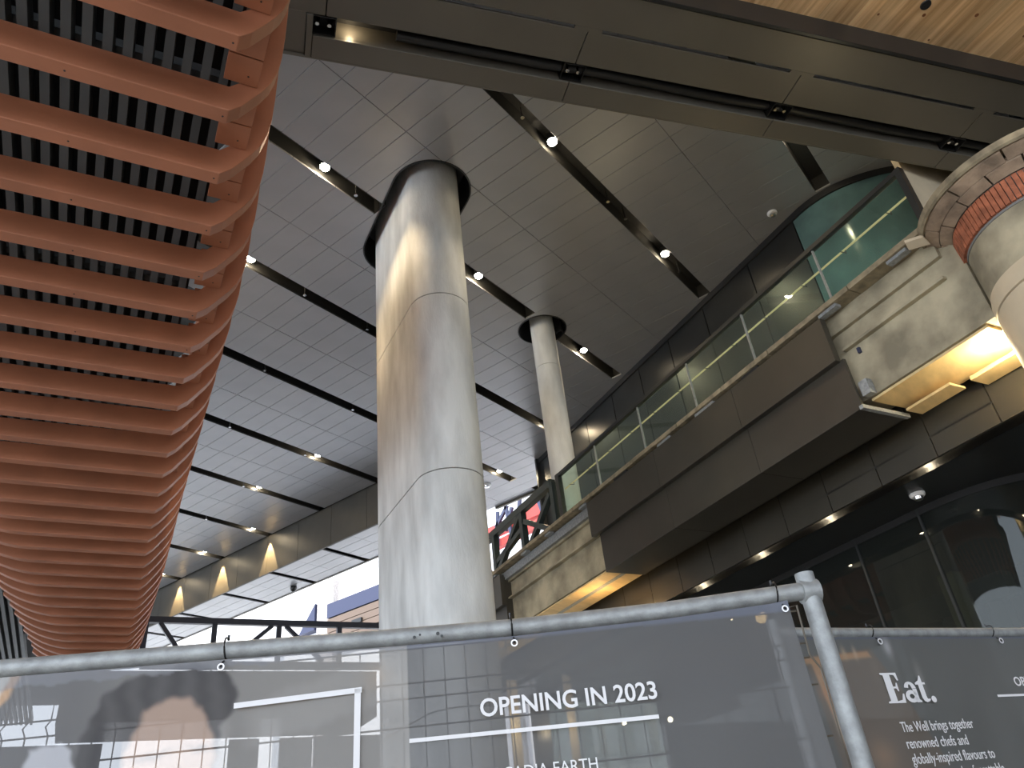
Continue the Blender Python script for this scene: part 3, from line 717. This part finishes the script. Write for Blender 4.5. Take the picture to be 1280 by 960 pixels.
for k in range(7):
    MB().box(33.9, 34, 15, 26, 9+k*1.0, 9.12+k*1.0).build('transom', M['palebrick'], ob)
rs = thing('red_steelwork', (28, 20, G), 'red steel beams and braces outside between the big column and the bridge', 'steelwork')
for (x0, y0, x1, y1, wd) in ((612, 668, 700, 628, .45), (618, 684, 702, 640, .35), (628, 655, 700, 615, .18)):
    v0 = ray(x0, y0); v1 = ray(x1, y1)
    MB().bar(Vector(v0*(28/v0[0])), Vector(v1*(28/v1[0])), wd, wd).build('beam', M['redsteel'], rs)
for (x0, y0, x1, y1) in ((622, 640, 622, 690), (632, 632, 640, 672), (650, 622, 646, 664), (668, 614, 680, 645), (620, 660, 634, 632), (640, 634, 632, 664)):
    v0 = ray(x0, y0); v1 = ray(x1, y1)
    MB().bar(Vector(v0*(27.6/v0[0])), Vector(v1*(27.6/v1[0])), .14, .14).build('brace', M['bluegrey'], rs)
MB().box(28, 28.4, 14, 14.4, G, 14).build('mast', M['redsteel'], rs); MB().box(28, 28.4, 24.5, 24.9, G, 13).build('mast', M['redsteel'], rs)

# ------------------------------------------------------------------ the fence
FP = Vector((0.673, 1.85, 0)); FT = (Vector((1.78, .51, 0))-FP).normalized(); FN = Vector((FT.y, -FT.x, 0))
if FN.dot(FP) < 0: FN = -FN
def FQ(s, h, off=0.0, o=FP, t_=FT, n_=FN): return o+t_*s-n_*off+Vector((0,0,h))
fence = thing('fence_panel', FQ(0.5, G), 'near temporary fence panel of galvanised tube and wire, its post topped above the rail', 'fence')
rail = [(-1.0, .475), (0.014, .464), (0.466, .456), (0.8, .449), (1.068, .4455), (1.4, .450), (1.725, .464)]
MB().tube([FQ(s, h) for s, h in rail], 0.0195, 16).build('top_rail', M['galv'], fence, smooth=True)
MB().tube([FQ(1.738, G+0.05), FQ(1.738, 0.503)], 0.021, 18).build('post', M['galv'], fence, smooth=True)
MB().lathe(FQ(1.738, 0.462), [(0.026, -0.02), (0.026, 0.02)], 14, axis=FT).build('weld_collar', M['galv'], fence, smooth=True)
for dx, dz, r_ in ((0, 0, .0035), (.012, .004, .0025), (.05, .003, .004), (.058, -.003, .003)):
    P = FQ(0.86+dx, .4475+dz-0.006, 0.0185); MB().lathe(P, [(r_, -0.002), (r_*.8, 0.002)], 7, axis=FN).build('paint_fleck', M['blackplastic'], fence)
MB().tube([FQ(-0.98, G+0.05), FQ(-0.98, 0.5)], 0.021, 14).build('post', M['galv'], fence, smooth=True)
# welded wire infill with two folded bands
wr_ = 0.0017
s = -0.95
folds = [(.375, 0), (.352, .012), (.345, .012), (.322, 0)]
while s < 1.71:
    pts = [(.425, 0)]+[(.355, 0), (.340, .016), (.325, 0)]+[(0.06, 0), (0.045, .016), (0.03, 0), (-0.5, 0)]
    MB().tube([FQ(s, h, -0.012+o_) for h, o_ in pts], wr_, 5, cap=False).build('wire', M['wire'], fence); s += 0.0445
for h in (.425, .355, .325, .27, .17, 0.06, 0.03, -.05, -.2):
    MB().tube([FQ(-0.95, h, -0.010), FQ(1.70, h, -0.010)], wr_*1.15, 5, cap=False).build('wire', M['wire'], fence)
MB().tube([FQ(1.672, .432, -.006), FQ(1.703, .436, -.006), FQ(1.700, .33, -.006), FQ(1.715, .30, -.006), FQ(1.712, -.3, -.006)], 0.0022, 6).build('wire', M['wire'], fence)

# printed mesh banners: the print is painted on the vertices of a finely divided cloth
def banner_mat(name, trans):
    m = bpy.data.materials.new(name); m.use_nodes = True; nt = m.node_tree; out = nt.nodes['Material Output']; b = nt.nodes['Principled BSDF']
    a = nt.nodes.new('ShaderNodeVertexColor'); a.layer_name = 'print'
    nt.links.new(a.outputs[0], b.inputs['Base Color']); b.inputs['Roughness'].default_value = 0.5
    tr = nt.nodes.new('ShaderNodeBsdfTransparent'); mx = nt.nodes.new('ShaderNodeMixShader'); mx.inputs[0].default_value = trans
    tl = nt.nodes.new('ShaderNodeBsdfTranslucent'); nt.links.new(a.outputs[0], tl.inputs[0])
    m2 = nt.nodes.new('ShaderNodeMixShader'); m2.inputs[0].default_value = 0.25
    nt.links.new(b.outputs[0], m2.inputs[1]); nt.links.new(tl.outputs[0], m2.inputs[2])
    nt.links.new(m2.outputs[0], mx.inputs[1]); nt.links.new(tr.outputs[0], mx.inputs[2]); nt.links.new(mx.outputs[0], out.inputs[0])
    return m
M['banner'] = banner_mat('banner_mesh_cloth', 0.17)
M['banner2'] = banner_mat('banner_mesh_cloth_far', 0.12)
def sm(e0, e1, x): t = max(0, min(1, (x-e0)/(e1-e0))); return t*t*(3-2*t)
def mix(a, b, t): return tuple(a[i]*(1-t)+b[i]*t for i in range(3))
def inside(poly, x, y, soft=0.006):
    # signed distance to polygon, soft edge
    n = len(poly); ins = False; dmin = 9
    for i in range(n):
        x0, y0 = poly[i]; x1, y1 = poly[(i+1) % n]
        if (y0 > y) != (y1 > y) and x < (x1-x0)*(y-y0)/(y1-y0)+x0: ins = not ins
        dx, dy = x1-x0, y1-y0; t = max(0, min(1, ((x-x0)*dx+(y-y0)*dy)/(dx*dx+dy*dy+1e-12))); dmin = min(dmin, math.hypot(x-x0-t*dx, y-y0-t*dy))
    d = dmin if ins else -dmin
    return sm(-soft, soft, d)
hair = [(0.16, 0.0), (0.185, 0.18), (0.201, 0.255), (0.212, 0.34), (0.234, 0.388), (0.293, 0.414), (0.363, 0.426), (0.419, 0.430), (0.469, 0.416), (0.496, 0.373), (0.497, 0.33), (0.475, 0.300), (0.46, 0.2), (0.46, 0)]
face = [(0.30, 0.0), (0.285, 0.2), (0.300, 0.30), (0.320, 0.348), (0.36, 0.366), (0.405, 0.360), (0.436, 0.342), (0.455, 0.305), (0.463, 0.229), (0.46, 0.0)]
rng = np.random.RandomState(3)
def print1(s, h):
    s0_, h0_ = s, h; s = s+.004*math.sin(55*h+20*s)+.002*math.sin(170*h); h = h+.003*math.sin(60*s)+.0015*math.sin(190*s+3)
    if s0_ > .8: s, h = s0_, h0_
    if s > 0.845:
        c = (0.122, 0.122, 0.124)
        if h > .415: c = mix(c, (0.16, 0.175, 0.22), sm(.412, .42, h))
        return c
    c = mix((0.21, 0.205, 0.20), (0.30, 0.29, 0.275), sm(.05, .8, s))
    c = mix(c, (0.14, 0.14, 0.145), sm(.0, .03, s)*(1-sm(.18, .32, s))*.7)
    # pale diagonal swathes and soft blobs of the printed picture
    c = mix(c, (0.38, 0.37, 0.355), 0.5*sm(-.01, .01, h-(.25+.22*(s-.5)))*(1-sm(.005, .03, h-(.32+.22*(s-.5))))*sm(.5, .55, s))
    c = mix(c, (0.42, 0.40, 0.37), .5*math.exp(-((s-.83)**2+(h-.335)**2)/.0009))
    c = mix(c, (0.45, 0.36, 0.27), .45*math.exp(-((s-.78)**2+(h-.37)**2)/.0008))
    hh = inside(hair, s, h, .007); strand = 0.5+0.5*math.sin(120*(s-.1)-30*h+4*math.sin(18*h))
    c = mix(c, mix((0.055, 0.052, 0.055), (0.12, 0.115, 0.115), strand*.5), hh)
    ff = inside(face, s, h, .008)
    c = mix(c, mix((0.40, 0.27, 0.20), (0.46, 0.33, 0.26), sm(.2, .36, h)), ff)
    c = mix(c, (0.10, 0.08, 0.07), ff*.8*math.exp(-((s-.345)/.035)**2-((h-.262-.1*(s-.345))/.008)**2))
    c = mix(c, (0.10, 0.08, 0.07), ff*.8*math.exp(-((s-.435)/.022)**2-((h-.268)/.008)**2))
    c = mix(c, (0.55, 0.56, 0.6), inside([(.10, .15), (.103, .265), (.108, .292), (.128, .302), (.172, .298), (.19, .285), (.197, .25), (.2, .15)], s, h, .006))
    x = s-(0.052+0.42*(h-.435)); 
    c = mix(c, (0.62, 0.40, 0.24), sm(.01, -.004, x) if x < .01 else 0); c = mix(c, (0.80, 0.78, 0.72), sm(-.012, -.024, x) if x < -.01 else 0)
    if h > .415: c = mix(c, (0.27, 0.28, 0.31), .6*sm(.412, .42, h))
    return c
def print2(s, h):
    c = (0.135, 0.14, 0.137)
    if h > .575: c = (0.12, 0.13, 0.16)
    inn = inside([(-.185, .51), (.115, .545), (.19, .42), (.30, .16), (-.15, .10)], s, h, .01)
    c = mix(c, (0.17, 0.14, 0.115), inn*.75)
    fr = inside([(-.19, .515), (.10, .535), (.11, .515), (-.19, .495)], s, h, .006)+inside([(-.165, .50), (-.13, .50), (-.08, .20), (-.03, 0), (-.10, 0), (-.12, .2)], s, h, .006)
    c = mix(c, (0.42, 0.26, 0.15), min(1, fr)*.8)
    for (cx, cy, rx, ry, col, k) in ((-.12, .30, .014, .045, (.55, .52, .45), .9), (.02, .20, .05, .05, (.32, .22, .15), .6), (.04, .53, .008, .02, (.5, .4, .3), .6), (-.01, .53, .01, .02, (.45, .36, .25), .6), (.11, .47, .02, .05, (.20, .17, .14), .4), (.20, .55, .018, .03, (.45, .46, .48), .7), (.31, .43, .016, .06, (.30, .30, .29), .6), (-.13, .40, .03, .02, (.4, .2, .12), .5), (-.1, .35, .03, .015, (.42, .22, .14), .5)):
        c = mix(c, col, k*math.exp(-((s-cx)/rx)**2-((h-cy)/ry)**2))
    return c
def banner(t, o, t_, n_, s0, s1, h1, h0, ns, nh, fn, m_, off=0.028, wave=0.004, topfn=None, right=None):
    vs_ = []; fs = []; cols_ = []
    for i in range(ns+1):
        s = s0+(s1-s0)*i/ns; ht = topfn(s) if topfn else h1
        for j in range(nh+1):
            h = ht+(h0-ht)*j/nh
            wv = wave*(math.sin(s*9+h*3)+.5*math.sin(s*23-h*7))*sm(0, .3, ht-h+.05)
            edge = 0.010*sm(.045, 0.0, abs(s1-s)-.0) if right else 0
            P = o+t_*s-n_*(off+wv+edge)+Vector((0,0,h)); vs_.append(P); cols_.append(fn(s, h))
    for i in range(ns):
        for j in range(nh):
            a = i*(nh+1)+j; fs.append((a, a+nh+1, a+nh+2, a+1))
    me = bpy.data.meshes.new('cloth'); me.from_pydata([tuple(v) for v in vs_], [], fs); me.materials.append(m_)
    ca = me.color_attributes.new('print', 'FLOAT_COLOR', 'POINT')
    flat = np.ones((len(cols_), 4), dtype=np.float32); flat[:, :3] = cols_; ca.data.foreach_set('color', flat.ravel())
    for p in me.polygons: p.use_smooth = True
    return link('cloth', me, t)
rtop = lambda s: float(np.interp(s, [r[0] for r in rail], [r[1] for r in rail]))-0.024
b1 = thing('banner', FQ(0.4, -0.6, .03), 'near grey mesh banner reading OPENING IN 2023 with a printed portrait', 'banner')
banner(b1, FP, FT, FN, -0.5, 1.668, 0, -0.02, 620, 130, print1, M['banner'], topfn=rtop, right=True)
banner(b1, FP, FT, FN, -0.5, 1.668, -0.021, -1.35, 60, 30, print1, M['banner'], right=True).name = 'cloth_foot'

def text_obj(txt, size, o, t_, s, h, off, parent, bold=0.0, width=None, name='lettering', sx=1.0):
    cu_ = bpy.data.curves.new('t', 'FONT'); cu_.body = txt; cu_.size = size; cu_.extrude = 0.0004; cu_.offset = bold; cu_.resolution_u = 4
    ob_ = bpy.data.objects.new('t', cu_); C.objects.link(ob_); bpy.context.view_layer.update()
    me = bpy.data.meshes.new_from_object(ob_.evaluated_get(bpy.context.evaluated_depsgraph_get())); bpy.data.objects.remove(ob_, do_unlink=True)
    xs = [v.co.x for v in me.vertices]; x0, x1 = min(xs), max(xs); k = (width/(x1-x0)) if width else sx
    n_ = Vector((t_.y, -t_.x, 0)); 
    if n_.dot(o) < 0: n_ = -n_
    for v in me.vertices:
        x, y, z = v.co; v.co = (o+t_*(s+(x-x0)*k)-n_*(off+z)+Vector((0,0,h+y)))
    me.materials.clear(); me.materials.append(M['print']); return link(name, me, parent)
OFF = 0.0365
text_obj('OPENING IN 2023', 0.0475, FP, FT, 0.988, 0.2685, OFF, b1, 0.0008, 0.360)
text_obj('ARCADIA EARTH', 0.031, FP, FT, 0.985, 0.152, OFF, b1, 0.0, 0.222)
def strip(o, t_, n_, s0, h0, s1, h1, wd, off, parent, nm='line'):
    d = Vector((s1-s0, h1-h0)).normalized(); e = Vector((-d.y, d.x))*wd/2
    q_ = [(s0+e.x, h0+e.y), (s1+e.x, h1+e.y), (s1-e.x, h1-e.y), (s0-e.x, h0-e.y)]
    return MB().prism([o+t_*a-n_*off+Vector((0,0,b)) for a, b in q_], -n_*0.0006).build(nm, M['print'], parent)
strip(FP, FT, FN, 0.845, .238, 1.343, .234, .0075, OFF, b1)
strip(FP, FT, FN, 0.498, .337, 0.752, .343, .0105, OFF, b1, 'frame_line')
strip(FP, FT, FN, 0.744, .346, 0.738, -.1, .0125, OFF, b1, 'frame_line')
def tie(par_o, o, t_, n_, s, htop, lab, r_=0.0195, es=1.0):
    t = thing('cable_tie', o+t_*s+Vector((0,0,htop)), lab, 'cable tie', 'black ties hanging the banners')
    pts = []
    for k in range(13):
        an = math.pi*(0.15+1.5*k/12); pts.append(o+t_*s-n_*(0.004+math.sin(an-.6)*(r_+.004)+.004)+Vector((0,0,htop+math.cos(an-.9)*(r_+.004))))
    pts += [o+t_*(s+.001)-n_*0.034+Vector((0,0,htop-.03)), o+t_*(s+.001)-n_*0.044+Vector((0,0,htop-.042))]
    MB().tube(pts, 0.0021, 6).build('strap', M['blackplastic'], t, smooth=True)
    MB().lathe(o+t_*s-n_*0.006+Vector((0,0,htop+r_+.004)), [(0.003, -.003), (0.003, .008)], 6).build('head', M['blackplastic'], t)
    c_ = o+t_*(s+.001)-n_*0.043+Vector((0,0,htop-.042)); N = 16; mb = MB(); rr = [(0.0047*es, -.0008), (0.0073*es, -.0008), (0.0073*es, .0012), (0.0047*es, .0012)]
    u_ = t_; v_ = Vector((0,0,1)); vs_ = []
    for k in range(N):
        for r0, zz in rr: vs_.append(c_+(u_*math.cos(2*math.pi*k/N)+v_*math.sin(2*math.pi*k/N))*r0-n_*zz)
    fs = [(4*k+j, 4*((k+1) % N)+j, 4*((k+1) % N)+(j+1) % 4, 4*k+(j+1) % 4) for k in range(N) for j in range(4)]
    mb.add(vs_, fs).build('eyelet', M['ring'], t, smooth=True)
for s, lab in ((0.466, 'black cable tie over the rail above the printed hair'), (1.068, 'black cable tie over the rail below the big column'), (1.655, 'black cable tie with eyelet beside the fence post')):
    tie(b1, FP, FT, FN, s, rtop(s)+0.024, lab)

# second fence panel and its banner
GP = Vector((2.96, .81, 0)); GT = (Vector((3.82, .31, 0))-GP).normalized(); GN = Vector((GT.y, -GT.x, 0))
if GN.dot(GP) < 0: GN = -GN
fence2 = thing('fence_panel', GP+Vector((0,0,G)), 'farther temporary fence panel with a thin level rail at the lower right', 'fence')
MB().tube([GP+GT*(-.26)+Vector((0,0,.607)), GP+GT*0.1+Vector((0,0,.606)), GP+GT*1.6+Vector((0,0,.608))], 0.0185, 14).build('top_rail', M['galv'], fence2, smooth=True)
for s in (-.26, 1.6): MB().tube([GP+GT*s+Vector((0,0,G)), GP+GT*s+Vector((0,0,.65))], 0.02, 12).build('post', M['galv'], fence2, smooth=True)
for h in (.55, .48, .30, .27, .1): MB().tube([GP+GT*(-.26)+GN*.01+Vector((0,0,h)), GP+GT*1.6+GN*.01+Vector((0,0,h))], .002, 5, cap=False).build('wire', M['wire'], fence2)
s = -.22
while s < 1.6:
    MB().tube([GP+GT*s+GN*.014+Vector((0,0,.6)), GP+GT*s+GN*.014+Vector((0,0,-.3))], .0018, 4, cap=False).build('wire', M['wire'], fence2); s += .05
b2 = thing('banner', GP+Vector((0,0,-.6)), 'farther grey mesh banner reading Eat. with white paragraph text', 'banner')
banner(b2, GP, GT, GN, -.24, 1.5, .585, -.05, 300, 110, print2, M['banner2'])
banner(b2, GP, GT, GN, -.24, 1.5, -.051, -1.3, 40, 20, print2, M['banner2']).name = 'cloth_foot'
for ln, (s, h, wd) in {'The Well brings together': (.128, .2665, .338), 'renowned chefs and': (.128, .2155, .283), 'globally-inspired flavours to': (.128, .168, .385), 'create new and unforgettable': (.128, .120, .405), 'experiences in one place.': (.128, .072, .34)}.items():
    if ln.startswith('experiences'): continue
    text_obj(ln, .046, GP, GT, s, h, OFF, b2, 0.0002, wd)
text_obj('OPENING IN 2023', .046, GP, GT, .762, .400, OFF, b2, .0006, .36)
strip(GP, GT, GN, .644, .368, 1.2, .366, .008, OFF, b2)
# "Eat." in a heavy slab serif, drawn as outlines
def glyph(polys, s, h, sc):
    mb = MB()
    for pl_ in polys: mb.prism([GP+GT*(s+x*sc)-GN*OFF+Vector((0,0,h+y*sc)) for x, y in pl_], -GN*0.0008)
    return mb
def ringp(cx, cy, rx, ry, wx, wy, t0, t1, n=14):
    o_ = [(cx+rx*math.cos(t0+(t1-t0)*k/n), cy+ry*math.sin(t0+(t1-t0)*k/n)) for k in range(n+1)]
    i_ = [(cx+(rx-wx)*math.cos(t0+(t1-t0)*k/n), cy+(ry-wy)*math.sin(t0+(t1-t0)*k/n)) for k in range(n, -1, -1)]
    return o_+i_
E_ = [[(0,0),(.78,0),(.82,.30),(.76,.30),(.66,.10),(.42,.06),(.42,.48),(.55,.48),(.60,.38),(.64,.38),(.64,.66),(.60,.66),(.55,.54),(.42,.54),(.42,.94),(.62,.92),(.70,.74),(.76,.74),(.74,1),(0,1),(0,.95),(.12,.92),(.12,.08),(0,.05)]]
A_ = [ringp(.30, .20, .28, .21, .17, .13, 0.2, 6.0), ringp(.33, .44, .27, .25, .19, .09, .1, 2.9),
      [(.42, 0.06), (.42, .45), (.60, .45), (.60, .10), (.68, .04), (.68, 0), (.46, 0)]]
T_ = [[(.0,.58),(.12,.58),(.12,.14),(.18,.03),(.28,-.01),(.42,.02),(.48,.08),(.46,.11),(.38,.09),(.33,.14),(.33,.58),(.46,.58),(.46,.65),(.33,.65),(.33,.88),(.28,.88),(.18,.72),(.0,.64)]]
sc_ = .100
for g_, x_ in ((E_, 0), (A_, .88), (T_, 1.54)): glyph(g_, .112+x_*sc_*.97, .358, sc_).build('lettering', M['print'], b2)
glyph([[(.11*math.cos(t), .10+.11*math.sin(t)) for t in [k*math.pi/9 for k in range(18)]]], .112+2.13*sc_, .356, sc_).build('lettering', M['print'], b2)
for s, lab in ((.160, 'thin black tie on the farther rail above the word Eat'), (.777, 'thin black tie on the farther rail at the right edge')):
    tie(b2, GP, GT, GN, s, .607, lab, es=1.5)

print('objects', len(bpy.data.objects))
